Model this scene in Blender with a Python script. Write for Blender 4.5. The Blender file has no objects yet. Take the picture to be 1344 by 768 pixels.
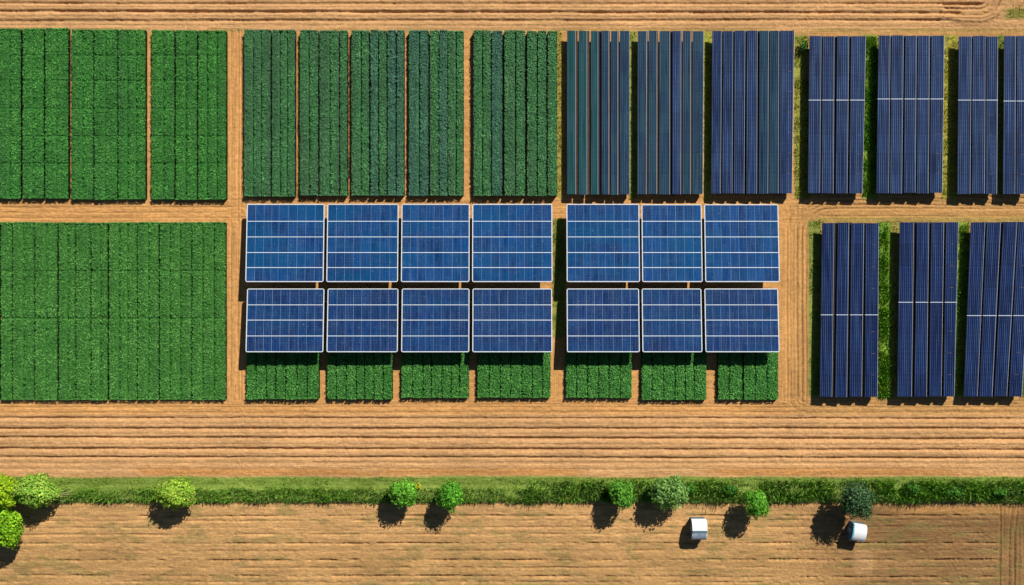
import bpy, math, random
import numpy as np
random.seed(7); rng = np.random.default_rng(7)
S = 0.15            # metres per photo pixel on the ground
H = 200.0           # drone height
scene = bpy.context.scene
col = scene.collection
def W(x, y, h=0.0):
    k = S*(H-h)/H
    return ((x-672)*k, (384-y)*k, h)

# ------------------------------------------------------------------ noise
_lat = rng.random((256, 256))
def vnoise(x, y):
    x = np.asarray(x, float); y = np.asarray(y, float)
    xi = np.floor(x).astype(int); yi = np.floor(y).astype(int)
    fx = x-xi; fy = y-yi
    fx = fx*fx*(3-2*fx); fy = fy*fy*(3-2*fy)
    a = _lat[xi & 255, yi & 255]; b = _lat[(xi+1) & 255, yi & 255]
    c = _lat[xi & 255, (yi+1) & 255]; d = _lat[(xi+1) & 255, (yi+1) & 255]
    return (a*(1-fx)+b*fx)*(1-fy)+(c*(1-fx)+d*fx)*fy
def fbm(x, y, o=3):
    s = 0; a = .5; t = 0
    for i in range(o):
        s = s+a*vnoise(x*2**i+17.3*i, y*2**i+5.1*i); t += a; a *= .5
    return s/t
def sstep(a, b, x):
    t = np.clip((x-a)/(b-a), 0, 1); return t*t*(3-2*t)
def lin(r, g, b):
    f = lambda c: (c/255/12.92) if c <= 10 else ((c/255+.055)/1.055)**2.4
    return np.array([f(r), f(g), f(b)])

# ------------------------------------------------------------------ materials
class NT:
    def __init__(s, name):
        s.m = bpy.data.materials.new(name); s.m.use_nodes = True
        s.t = s.m.node_tree; s.n = s.t.nodes; s.l = s.t.links
        s.b = s.n['Principled BSDF']; s.out = s.n['Material Output']
    def add(s, typ, **kw):
        n = s.n.new(typ)
        for k, v in kw.items(): setattr(n, k, v)
        return n
    def put(s, sock, v):
        if isinstance(v, bpy.types.NodeSocket): s.l.new(v, sock)
        elif v is not None:
            try: sock.default_value = v
            except Exception: sock.default_value = (*v, 1) if len(v) == 3 else v
    def math(s, op, a, b=None, c=None, clamp=False):
        n = s.add('ShaderNodeMath', operation=op, use_clamp=clamp)
        s.put(n.inputs[0], a)
        if b is not None: s.put(n.inputs[1], b)
        if c is not None: s.put(n.inputs[2], c)
        return n.outputs[0]
    def mix(s, f, a, b, mode='MIX'):
        n = s.add('ShaderNodeMix', data_type='RGBA', blend_type=mode)
        s.put(n.inputs[0], f); s.put(n.inputs[6], rgba(a)); s.put(n.inputs[7], rgba(b))
        return n.outputs[2]
    def noise(s, vec, scale, detail=3, rough=.55):
        n = s.add('ShaderNodeTexNoise'); n.inputs['Scale'].default_value = scale
        n.inputs['Detail'].default_value = detail; n.inputs['Roughness'].default_value = rough
        if vec is not None: s.l.new(vec, n.inputs['Vector'])
        return n.outputs['Fac']
    def mapping(s, vec, sc):
        n = s.add('ShaderNodeMapping'); n.inputs['Scale'].default_value = sc
        s.l.new(vec, n.inputs['Vector']); return n.outputs[0]
    def remap(s, v, a, b, c=0., d=1.):
        n = s.add('ShaderNodeMapRange'); s.put(n.inputs[0], v)
        n.inputs[1].default_value = a; n.inputs[2].default_value = b
        n.inputs[3].default_value = c; n.inputs[4].default_value = d
        return n.outputs[0]
    def pos(s): return s.add('ShaderNodeNewGeometry').outputs['Position']
    def set(s, color=None, rough=.8, spec=.3, metal=0, bump=None, bs=.3, bd=.05):
        if color is not None: s.put(s.b.inputs['Base Color'], rgba(color))
        s.put(s.b.inputs['Roughness'], rough); s.b.inputs['Specular IOR Level'].default_value = spec
        s.b.inputs['Metallic'].default_value = metal
        if bump is not None:
            n = s.add('ShaderNodeBump'); n.inputs['Strength'].default_value = bs; n.inputs['Distance'].default_value = bd
            s.l.new(bump, n.inputs['Height']); s.l.new(n.outputs[0], s.b.inputs['Normal'])
        return s.m
def rgba(c):
    if isinstance(c, bpy.types.NodeSocket) or isinstance(c, (int, float)): return c
    c = list(c)
    return tuple(float(v) for v in c[:3])+(1.0,)

def mat_soil():
    N = NT('dry_soil')
    a = N.add('ShaderNodeAttribute', attribute_name='zone'); v = N.add('ShaderNodeAttribute', attribute_name='along')
    P = N.pos()
    hs = N.noise(N.mapping(P, (.045, 1.1, 1)), 1.0, 6, .62)
    vs = N.noise(N.mapping(P, (1.6, .06, 1)), 1.0, 6, .62)
    hs2 = N.noise(N.mapping(P, (.16, 5.0, 1)), 1.0, 3, .6)
    vs2 = N.noise(N.mapping(P, (5.0, .16, 1)), 1.0, 3, .6)
    st = N.math('ADD', N.math('MULTIPLY', hs, N.math('SUBTRACT', 1., v.outputs['Fac'])), N.math('MULTIPLY', vs, v.outputs['Fac']))
    st2 = N.math('ADD', N.math('MULTIPLY', hs2, N.math('SUBTRACT', 1., v.outputs['Fac'])), N.math('MULTIPLY', vs2, v.outputs['Fac']))
    gr = N.noise(P, 1.5, 6, .82); gr2 = N.noise(N.mapping(P, (.5, 1.1, 1)), 1.0, 5, .8); big = N.noise(P, .06, 3)
    speck = N.noise(P, 1.3, 6, .8)
    k = N.math('MULTIPLY', N.remap(st, .3, .72, .80, 1.17), N.math('MULTIPLY', N.remap(gr, .3, .7, .72, 1.28), N.remap(gr2, .32, .68, .84, 1.16)))
    k = N.math('MULTIPLY', k, N.remap(st2, .3, .7, .86, 1.13))
    k = N.math('MULTIPLY', k, N.remap(big, .35, .65, .92, 1.08))
    wm = N.mix(1.0, a.outputs['Color'], (1.02, .935, .84), 'MULTIPLY')
    c = N.add('ShaderNodeVectorMath', operation='SCALE'); N.l.new(wm, c.inputs[0]); N.l.new(k, c.inputs['Scale'])
    cc = N.mix(N.remap(speck, .61, .75, 0, .5), c.outputs[0], (.20, .115, .05))
    cc = N.mix(N.remap(hs2, .60, .8, 0, .35), cc, (.62, .40, .21))
    b = N.math('ADD', N.noise(P, 2.2, 6, .8), N.math('MULTIPLY', st2, .6))
    return N.set(cc, rough=.95, spec=.1, bump=b, bs=.85, bd=.16)

def mat_leaf(name, c0, c1, tint=None, tamt=0., cdark=None, stripes=True, transl=0.0):
    N = NT(name); g = N.add('ShaderNodeNewGeometry'); r = g.outputs['Random Per Island']; P = g.outputs['Position']
    c = N.mix(N.math('POWER', r, 1.7), np.array(c0)*1.3, np.minimum(np.array(c1)*1.45, .9))
    n = N.noise(P, .35, 3)
    c = N.mix(N.remap(n, .35, .65, 0, .5), c, cdark if cdark is not None else np.array(c0)*.7)
    if tint is not None:
        sn = N.noise(N.mapping(P, (.9, .035, .2)), 1.0, 3, .6)
        c = N.mix(N.remap(sn, .42, .62, 0, tamt), c, tint)
    m = N.set(c, rough=.7, spec=.12); m['c0'] = [float(v)*.85 for v in c0]
    if transl > 0:
        t = N.add('ShaderNodeBsdfTranslucent'); N.put(t.inputs[0], c)
        x = N.add('ShaderNodeMixShader'); x.inputs[0].default_value = transl
        N.l.new(N.b.outputs[0], x.inputs[1]); N.l.new(t.outputs[0], x.inputs[2]); N.l.new(x.outputs[0], N.out.inputs[0])
    return m

def fract_line(N, coord, period, width, off=0.):
    # 1 on a line of given width every period
    f = N.math('FRACT', N.math('DIVIDE', N.math('ADD', coord, off), period))
    d = N.math('ABSOLUTE', N.math('SUBTRACT', f, .5))
    return N.math('GREATER_THAN', d, .5-width/period/2)
def mat_module(name, cA, cB, line=.55):
    N = NT(name); uv = N.add('ShaderNodeUVMap', uv_map='UVMap').outputs[0]
    sx = N.add('ShaderNodeSeparateXYZ'); N.l.new(uv, sx.inputs[0]); u, v = sx.outputs[0], sx.outputs[1]
    oi = N.add('ShaderNodeObjectInfo').outputs['Random']; P = N.pos()
    c = N.mix(N.math('MULTIPLY', N.math('ADD', oi, N.noise(N.mapping(P, (.5, .12, 1)), 1.0, 3)), .6), cA, cB)
    cell = N.noise(N.mapping(P, (3.0, .35, 1)), 1.0, 1)
    c = N.mix(N.remap(cell, .35, .7, 0, .5), c, np.array(cA)*.55)
    l1 = fract_line(N, u, .30, .022); l2 = fract_line(N, v, .30, .022)
    li = N.math('MULTIPLY', N.math('MAXIMUM', l1, N.math('MULTIPLY', l2, .5)), line)
    li = N.math('MULTIPLY', li, N.remap(N.noise(N.mapping(P, (1.3, .2, 1)), 1.0, 2), .3, .65, .25, 1.4))
    c = N.mix(li, c, lin(150, 185, 220))
    tl = N.noise(N.mapping(P, (.10, .22, 1)), 1.0, 3, .6); c = N.mix(N.remap(tl, .42, .66, 0, .6 if 'blue' in name else .25), c, lin(6, 84, 132)*.8)
    pale_specks = N.noise(P, 3.3, 4, .8)
    c = N.mix(N.remap(pale_specks, .63, .74, 0, .85), c, lin(165, 190, 215))  # white specks painted into the glass colour as sun glints
    d2 = N.noise(N.mapping(P, (.25, 1.2, 1)), 1.0, 4, .7)
    c = N.mix(N.remap(d2, .5, .8, 0, .14), c, lin(90, 125, 165))
    return N.set(c, rough=.28, spec=.18)
def mat_rowpanel(name, cA, cB, cl, amt=.6):
    N = NT(name); uv = N.add('ShaderNodeUVMap', uv_map='UVMap').outputs[0]
    sx = N.add('ShaderNodeSeparateXYZ'); N.l.new(uv, sx.inputs[0]); u, v = sx.outputs[0], sx.outputs[1]
    oi = N.add('ShaderNodeObjectInfo').outputs['Random']; P = N.pos()
    c = N.mix(N.math('MULTIPLY', N.math('ADD', oi, N.noise(N.mapping(P, (1.2, .05, 1)), 1.0, 3)), .55), cA, cB)
    l1 = fract_line(N, u, .36, .085); l2 = fract_line(N, v, 1.02, .05)
    w = N.remap(N.noise(N.mapping(P, (1.7, .06, 1)), 1.0, 3), .35, .65, .25, 1.2)
    li = N.math('MULTIPLY', N.math('MULTIPLY', N.math('MAXIMUM', l1, N.math('MULTIPLY', l2, .35)), amt), w)
    c = N.mix(li, c, cl)
    dk = N.noise(N.mapping(P, (4.5, .1, 1)), 1.0, 1)
    c = N.mix(N.remap(dk, .52, .7, 0, .6), c, np.array(cA)*.35)
    pale_specks = N.noise(P, 4.0, 4, .8)
    c = N.mix(N.remap(pale_specks, .68, .8, 0, .5), c, lin(130, 150, 175))  # scattered pale specks
    return N.set(c, rough=.33, spec=.2)
def mat_plain(name, c, rough=.6, spec=.3, metal=0, var=.12, sc=1.5):
    N = NT(name); n = N.noise(N.pos(), sc, 4, .7)
    return N.set(N.mix(N.remap(n, .3, .7, 0, 1), np.array(c)*(1-var), np.minimum(np.array(c)*(1+var), .95)), rough, spec, metal)

M = {}
M['soil'] = mat_soil()
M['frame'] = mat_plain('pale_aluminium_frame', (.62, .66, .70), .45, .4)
M['rail'] = mat_plain('white_rail', (.66, .74, .82), .45, .4)
M['seam'] = mat_plain('dull_seam', (.20, .30, .45), .5, .3)
M['steel'] = mat_plain('galvanised_steel', (.22, .22, .23), .5, .4, .5)
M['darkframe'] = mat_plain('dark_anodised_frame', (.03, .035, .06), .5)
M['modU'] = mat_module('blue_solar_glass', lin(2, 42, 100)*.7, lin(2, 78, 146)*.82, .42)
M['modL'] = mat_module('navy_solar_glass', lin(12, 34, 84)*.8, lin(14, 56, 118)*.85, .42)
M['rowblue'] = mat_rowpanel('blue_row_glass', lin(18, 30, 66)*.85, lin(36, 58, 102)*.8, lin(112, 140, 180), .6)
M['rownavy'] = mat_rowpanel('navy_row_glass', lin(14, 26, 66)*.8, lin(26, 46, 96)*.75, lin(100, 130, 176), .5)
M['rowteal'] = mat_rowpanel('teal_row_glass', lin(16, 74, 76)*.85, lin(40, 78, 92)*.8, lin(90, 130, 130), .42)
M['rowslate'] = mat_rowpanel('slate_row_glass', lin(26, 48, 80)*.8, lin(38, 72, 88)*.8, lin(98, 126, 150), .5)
M['gap_shade'] = mat_plain('gap_shade_dark', (.022, .018, .018), .8, .1, 0, .3, 2)  # near-black that stands in for shade between panel rows
M['brownstrip'] = mat_plain('gap_soil_brown', lin(78, 64, 56), .9, .1, 0, .3, 2)  # soil tone for the added strips between rows
M['bark'] = mat_plain('bark', (.13, .085, .05), .9, .1, 0, .35, 4)
M['roofwhite'] = mat_plain('white_roof_sheet', (.78, .80, .80), .5, .3, 0, .05)
M['roofgrey'] = mat_plain('grey_roof_light', (.30, .36, .44), .35, .4, 0, .25, 1.2)
M['wallblue'] = mat_plain('slate_blue_wall', (.10, .16, .22), .6)
M['teal'] = mat_plain('turquoise_trim', (.10, .42, .52), .5)

# ------------------------------------------------------------------ object helpers
def link(o, parent=None):
    col.objects.link(o)
    if parent is not None: o.parent = parent
    return o
def thing(name, label, cat, loc, group=None, kind=None):
    o = bpy.data.objects.new(name, None); o.empty_display_size = .5
    o.location = loc; link(o); o['label'] = label; o['category'] = cat
    if group: o['group'] = group
    if kind: o['kind'] = kind
    return o
class MB:
    def __init__(s): s.v = []; s.f = []; s.uv = []; s.hasuv = False
    def box(s, x0, x1, y0, y1, z0, z1):
        b = len(s.v)
        s.v += [(x0,y0,z0),(x1,y0,z0),(x1,y1,z0),(x0,y1,z0),(x0,y0,z1),(x1,y0,z1),(x1,y1,z1),(x0,y1,z1)]
        s.f += [tuple(b+i for i in q) for q in ((3,2,1,0),(4,5,6,7),(0,1,5,4),(1,2,6,5),(2,3,7,6),(3,0,4,7))]
    def slab(s, q, t):
        """q: 4 top corners (ccw from below-left), thickness t"""
        b = len(s.v); s.v += [(x,y,z-t) for x,y,z in q]+list(q)
        s.f += [tuple(b+i for i in k) for k in ((3,2,1,0),(4,5,6,7),(0,1,5,4),(1,2,6,5),(2,3,7,6),(3,0,4,7))]
    def tube(s, pts, rad, n=7):
        pts = [np.array(p, float) for p in pts]; b0 = len(s.v)
        for i, p in enumerate(pts):
            d = pts[min(i+1, len(pts)-1)]-pts[max(i-1, 0)]; d /= np.linalg.norm(d)+1e-9
            a = np.cross(d, (1, 0, 0) if abs(d[0]) < .8 else (0, 1, 0)); a /= np.linalg.norm(a); c = np.cross(d, a)
            for k in range(n):
                t = 2*math.pi*k/n; s.v.append(tuple(p+rad[i]*(a*math.cos(t)+c*math.sin(t))))
        for i in range(len(pts)-1):
            for k in range(n):
                s.f.append((b0+i*n+k, b0+i*n+(k+1) % n, b0+(i+1)*n+(k+1) % n, b0+(i+1)*n+k))
        s.f.append(tuple(b0+(len(pts)-1)*n+k for k in range(n))); s.f.append(tuple(b0+n-1-k for k in range(n)))
    def mesh(s, name, m, uvf=None):
        me = bpy.data.meshes.new(name); me.from_pydata(s.v, [], s.f); me.materials.append(m)
        if uvf:
            u = me.uv_layers.new(name='UVMap')
            for lp in me.loops: u.data[lp.index].uv = uvf(me.vertices[lp.vertex_index].co)
        me.validate(); return me
    def build(s, name, m, parent=None, uvf=None):
        return link(bpy.data.objects.new(name, s.mesh(name, m, uvf)), parent)
def np_mesh(name, V, F, mats, midx=None, smooth=False):
    """V (n,3), F (m,4)"""
    me = bpy.data.meshes.new(name)
    me.vertices.add(len(V)); me.vertices.foreach_set('co', np.ascontiguousarray(V, dtype=np.float32).ravel())
    k = F.shape[1]
    me.loops.add(F.size); me.loops.foreach_set('vertex_index', np.ascontiguousarray(F, dtype=np.int32).ravel())
    me.polygons.add(len(F)); me.polygons.foreach_set('loop_start', np.arange(0, F.size, k, dtype=np.int32))
    me.polygons.foreach_set('loop_total', np.full(len(F), k, dtype=np.int32))
    for m in mats: me.materials.append(m)
    if midx is not None: me.polygons.foreach_set('material_index', midx.astype(np.int32))
    if smooth: me.polygons.foreach_set('use_smooth', np.ones(len(F), dtype=bool))
    me.update(calc_edges=True); return me
def leaf_quads(C, size, up=.7, asp=.6, nrm=None):
    """diamond leaves at centres C"""
    n = len(C); N = rng.normal(size=(n, 3))
    if nrm is not None: N = N*(1-up)+nrm*up*1.6
    else: N = N*(1-up); N[:, 2] = np.abs(N[:, 2])+up
    N /= np.linalg.norm(N, axis=1)[:, None]
    A = rng.normal(size=(n, 3)); A -= (A*N).sum(1)[:, None]*N; A /= np.linalg.norm(A, axis=1)[:, None]
    B = np.cross(N, A); s = (size*(.6+.8*rng.random(n)))[:, None]
    V = np.stack([C-A*s, C-B*s*asp, C+A*s, C+B*s*asp], 1).reshape(-1, 3)
    return V, np.arange(n*4).reshape(-1, 4)

# ------------------------------------------------------------------ ground
def polydist(X, Y, pts):
    d = np.full(X.shape, 1e9)
    for (x0, y0), (x1, y1) in zip(pts[:-1], pts[1:]):
        dx, dy = x1-x0, y1-y0; L = dx*dx+dy*dy+1e-9
        t = np.clip(((X-x0)*dx+(Y-y0)*dy)/L, 0, 1)
        d = np.minimum(d, np.hypot(X-x0-t*dx, Y-y0-t*dy))
    return d
def arcpts(cx, cy, r, a0, a1, n=9):
    return [(cx+r*math.cos(math.radians(a0+(a1-a0)*i/n)), cy-r*math.sin(math.radians(a0+(a1-a0)*i/n))) for i in range(n+1)]
# furrow lines in photo pixels: (y at left, y at right, depth, sigma(px), x0, x1)
FUR = [(4.5, 5.5, .42, 1.7, -400, 1290), (15, 17.5, .50, 1.8, -400, 1262), (28, 26, .36, 2.0, -400, 1250),
       (33, 35, .10, 1.3, -400, 1900), (9.5, 11, .12, 1.2, -400, 1280), (22, 22, .12, 1.5, -400, 1262),
       (549, 550, .42, 1.5, -400, 1900), (563, 563, .46, 1.6, -400, 1900), (574, 577, .50, 1.7, -400, 1900), (589, 591, .48, 1.6, -400, 1900), (600, 602, .36, 1.5, -400, 1900),
       (542, 541, .12, 1.5, -400, 1900), (556, 557, .10, 1.2, -400, 1900), (569, 570, .10, 1.2, -400, 1900), (583, 584, .12, 1.2, -400, 1900), (608, 608, .12, 1.8, -400, 1900), (616, 616, .10, 1.8, -400, 1900),
       (678, 677, .20, 1.3, -400, 1310), (684, 683, .12, 1.2, -400, 1310), (693, 692, .12, 1.3, -400, 1310), (702, 701, .12, 1.3, -400, 1310), (714, 713, .22, 1.3, -400, 1310), (724, 722, .14, 1.4, -400, 1310),
       (736, 735, .26, 1.4, -400, 1310), (746, 745, .16, 1.4, -400, 1310), (756, 758, .24, 1.4, -400, 1310), (764, 765, .15, 1.4, -400, 1310), (775, 775, .2, 1.4, -400, 1310), (790, 790, .2, 1.4, -400, 1310)]
for i in range(11): FUR.append((-8-i*12, -8-i*12, .4, 1.7, -400, 1900))
for i in range(11): FUR.append((804+i*12, 804+i*12, .2, 1.4, -400, 1900))
RUT = []  # (points, depth, sigma)
for x, d in ((303, .10), (312.5, .16), (316.5, .10)): RUT.append(([(x, 40), (x+.5, 150), (x-.3, 262), (x, 290), (x-.3, 400), (x, 525)], d, 1.0))
for r in (0, 5.5, 12, 17, 25):
    x = 1058-r; RUT.append(([(x, 528)]+[(x+.6, 480), (x-.4, 400)]+arcpts(1090, 306+0, 32+r, 180, 90)[0:]+[(1344, 274-r*.55), (1900, 274-r*.55)], .16 if r not in (17,) else .08, 1.1))
for r in (2, 9, 14): RUT.append(([(1034+r*1.3, 270), (1035+r*1.3, 525)]+arcpts(1056, 520, 22-r, 180, 270, 6), .12, 1.0))
RUT.append(([(1330, 262)]+[(1344, 262)], .1, 1))
for x, d in ((1313, .30), (1318, .12), (1325, .22), (1332, .30), (1338, .14)): RUT.append(([(x+ (4 if x>1320 else 0), 664), (x+(2 if x>1320 else 0), 680), (x, 700), (x-1, 800)], d, 1.1))
for r in (0, 8, 14): RUT.append(([(1240, 20-r)]+arcpts(1285, -8, 28-r, 270, 350, 9)+[(1330, -60)], .30, 1.6))
for y, d in ((272, .12), (279, .10), (286, .10)): RUT.append(([(-300, y), (150, y+.4), (300, y)], d, 1.0))
RUT.append(([(1060, 268), (1500, 268)], .08, 1.2)); RUT.append(([(1080, 284), (1500, 284)], .08, 1.2))
RUT.append(([(-300, 535), (500, 534.5), (1900, 535)], .10, 1.4)); RUT.append(([(-300, 531), (1900, 531)], .06, 1.2))
def ground_h(X, Y):
    x = X/S+672; y = 384-Y/S; h = np.zeros_like(X)
    wob = (fbm(x*.006, y*.05)-.5)*2.4
    for y0, y1, d, sg, xa, xb in FUR:
        yy = y0+(y1-y0)*x/1344
        m = 1.0 if xb > 1800 else 1-sstep(xb-6, xb+6, x)
        q = .35*vnoise(x*.018+y0, x*0+y0*3.1)+.35*vnoise(x*.09+y0*2, x*0+y0)+.3*vnoise(x*.35+y0*2, x*0+y0*1.7)
        am = .2+1.15*q if not (660 < y0) else np.clip((q-.38)*4.2, 0, 1.3)*1.5
        yy = yy+(vnoise(x*.06+y0*3, x*0+y0)-.5)*.7
        h -= d*m*am*np.exp(-((y+wob*.6-yy)/sg)**2)
    # rounded beds between the deep furrows
    for a, b in ((5, 16), (16, 27), (550, 563), (563, 576), (576, 590), (590, 601)):
        t = (y+wob*.6-a)/(b-a); m = ((t > 0) & (t < 1))
        if a < 40: m = m*(1-sstep(1240, 1262, x))
        h += np.where(m, .16*np.sin(np.clip(t, 0, 1)*math.pi), 0)
    # turning strip at the ends of the top beds
    h += .28*np.exp(-((polydist(x, y, [(1236, 24)]+arcpts(1285, -8, 33, 270, 350, 9))-2)/2.4)**2)
    for pts, d, sg in RUT:
        h -= d*np.exp(-(polydist(x, y+ (vnoise(x*.03, y*.03)-.5)*.8, pts)/sg)**2)*(.6+.8*vnoise(x*.05+d*91, y*.05))
    # ditch bank under the grass belt
    h += .35*sstep(636, 643, y)*(1-sstep(653, 660, y))-.18*np.exp(-((y-661)/2.2)**2)
    h += (fbm(x*.16, y*.28)-.5)*.10+(vnoise(x*.55, y*.8)-.5)*.10
    return h
def axis(lo, hi, base, fine):
    out = [lo]
    while out[-1] < hi:
        st = base
        for a, b, s_ in fine:
            if a <= out[-1] < b: st = s_
        out.append(out[-1]+st)
    return out
xs = np.array(axis(-60, 1404, 1.9, [(294, 324, .9), (1018, 1100, 1.0), (1230, 1344, 1.1)]))
ys = np.array(axis(-40, 808, .85, [(40, 255, 2.6), (295, 520, 2.6)]))
far = [-9000, -3000, -1200, -500, -250, -150, -100]
xs = np.concatenate([far, xs, [1450, 1550, 1700, 2100, 3300, 6000, 10000]])
ys = np.concatenate([far, ys, [830, 900, 1050, 1500, 2600, 5000, 9500]])
GX, GY = np.meshgrid((xs-672)*S, (384-ys)*S)
GZ = ground_h(GX, GY)
px, py = GX/S+672, 384-GY/S
far_m = sstep(1404, 1440, px)+sstep(60, 110, -px)+sstep(805, 830, py)+sstep(40, 90, -py)
GZ = GZ*(1-np.clip(far_m, 0, 1))
nx, ny = len(xs), len(ys)
idx = np.arange(nx*ny).reshape(ny, nx)
F = np.stack([idx[1:, :-1], idx[1:, 1:], idx[:-1, 1:], idx[:-1, :-1]], -1).reshape(-1, 4)
me = np_mesh('ground', np.stack([GX, GY, GZ], -1).reshape(-1, 3), F, [M['soil']], smooth=True)
# soil colours by zone (dry, damp, sandy, mulchy)
def zone_colors(x, y):
    n = fbm(x*.02, y*.03, 3); n2 = fbm(x*.008+9, y*.05, 3)
    C = np.zeros(x.shape+(3,))
    def put(c, m):
        C[:] = C*(1-m[..., None])+np.array(c)*m[..., None]
    one = np.ones_like(x)
    put((.54, .33, .160), one)                                # beds
    lane = sstep(38, 42, y)*(1-sstep(541, 547, y)); put((.58, .325, .125), lane)
    put((.56, .34, .165), sstep(604, 610, y)*(1-sstep(620, 626, y)))
    put((.48, .255, .095), sstep(612, 618, y)*(1-sstep(622, 626, y))*sstep(.45, .6, n2))
    put((.44, .27, .11), sstep(1015, 1060, x)*lane*.7)
    fld = sstep(655, 668, y); put((.52, .325, .145), fld)
    right = sstep(980, 1180, x)*fld; put((.20, .118, .055), right*.9)
    put((.42, .265, .115), fld*sstep(690, 740, y)*(.35+.6*sstep(.4, .6, n))*(1-right*.6))
    put((.20, .19, .07), fld*sstep(.56, .70, fbm(x*.035, y*.12, 3))*.45)
    put((.42, .27, .14), sstep(1120, 1122, x)*(1-sstep(1144, 1146, x))*sstep(721, 723, y)*(1-sstep(752, 756, y))*.6)
    put((.45, .26, .10), sstep(664, 668, y)*(1-sstep(670, 680, y))*sstep(1140, 1200, x)*.8)
    put((.28, .23, .08), sstep(36, 38, y)*(1-sstep(40, 43, y))*sstep(.35, .6, n)*.6)
    g = sstep(624, 628, y+(n-.5)*5)*(1-sstep(657, 662, y+(n-.5)*4)); put((.19, .29, .06), g)
    for xa, xb, ya, yb, c in ((731, 738, 42, 262, (.26, .24, .05)), (826, 836, 42, 262, (.16, .22, .04)), (923, 935, 42, 264, (.22, .28, .04)), (1042, 1060, 46, 262, (.20, .24, .05)),
                           (1132, 1152, 46, 262, (.13, .26, .03)), (1236, 1258, 46, 262, (.27, .28, .05)), (1308, 1318, 46, 258, (.12, .18, .03)), (726, 742, 288, 445, (.16, .22, .04)),
                           (1061, 1078, 290, 522, (.17, .22, .05)), (1151, 1170, 289, 524, (.11, .26, .03)), (1168, 1182, 288, 524, (.22, .22, .06)), (1251, 1272, 290, 522, (.14, .24, .03)), (1338, 1352, 430, 521, (.14, .24, .03))):
        xx = x+(n-.5)*3; put(np.array(c)*1.35, sstep(xa-1, xa+1.5, xx)*(1-sstep(xb-1.5, xb+1, xx))*sstep(ya-3, ya+3, y)*(1-sstep(yb-4, yb+2, y))*.9)
    # damp soil below plots, where crops stand
    cor = sstep(4, -4, y-(8+1.4*(1344-x)))*sstep(1300, 1330, x); 
    put((.20, .22, .05), sstep(1312, 1326, x)*sstep(9, 13, y)*(1-sstep(22, 28, y))*.9)
    put((.40, .26, .09), (1-sstep(285, 292, y))*sstep(281, 287, y)*sstep(1070, 1100, x))
    put((.34, .27, .09), sstep(284, 288, y)*(1-sstep(290, 294, y))*sstep(1064, 1080, x)*.8)
    return np.clip(C, 0, 1)
ZC = zone_colors(px, py)
ca = me.color_attributes.new('zone', 'FLOAT_COLOR', 'POINT')
ca.data.foreach_set('color', np.concatenate([ZC, np.ones(ZC.shape[:2]+(1,))], -1).astype(np.float32).ravel())
al = me.attributes.new('along', 'FLOAT', 'POINT')
vert = ((sstep(296, 298, px)*(1-sstep(318, 322, px))*sstep(292, 300, py)*(1-sstep(520, 528, py)))
        + (sstep(296, 298, px)*(1-sstep(318, 322, px))*sstep(40, 46, py)*(1-sstep(255, 266, py)))
        + sstep(1022, 1026, px)*(1-sstep(1060, 1068, px))*sstep(290, 305, py)*(1-sstep(515, 528, py))
        + sstep(722, 724, px)*(1-sstep(742, 744, px))*sstep(285, 290, py)*(1-sstep(515, 526, py))
        + sstep(1309, 1312, px)*sstep(664, 668, py))
al.data.foreach_set('value', np.clip(vert, 0, 1).astype(np.float32).ravel())
g = link(bpy.data.objects.new('ground', me)); g['kind'] = 'structure'

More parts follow.
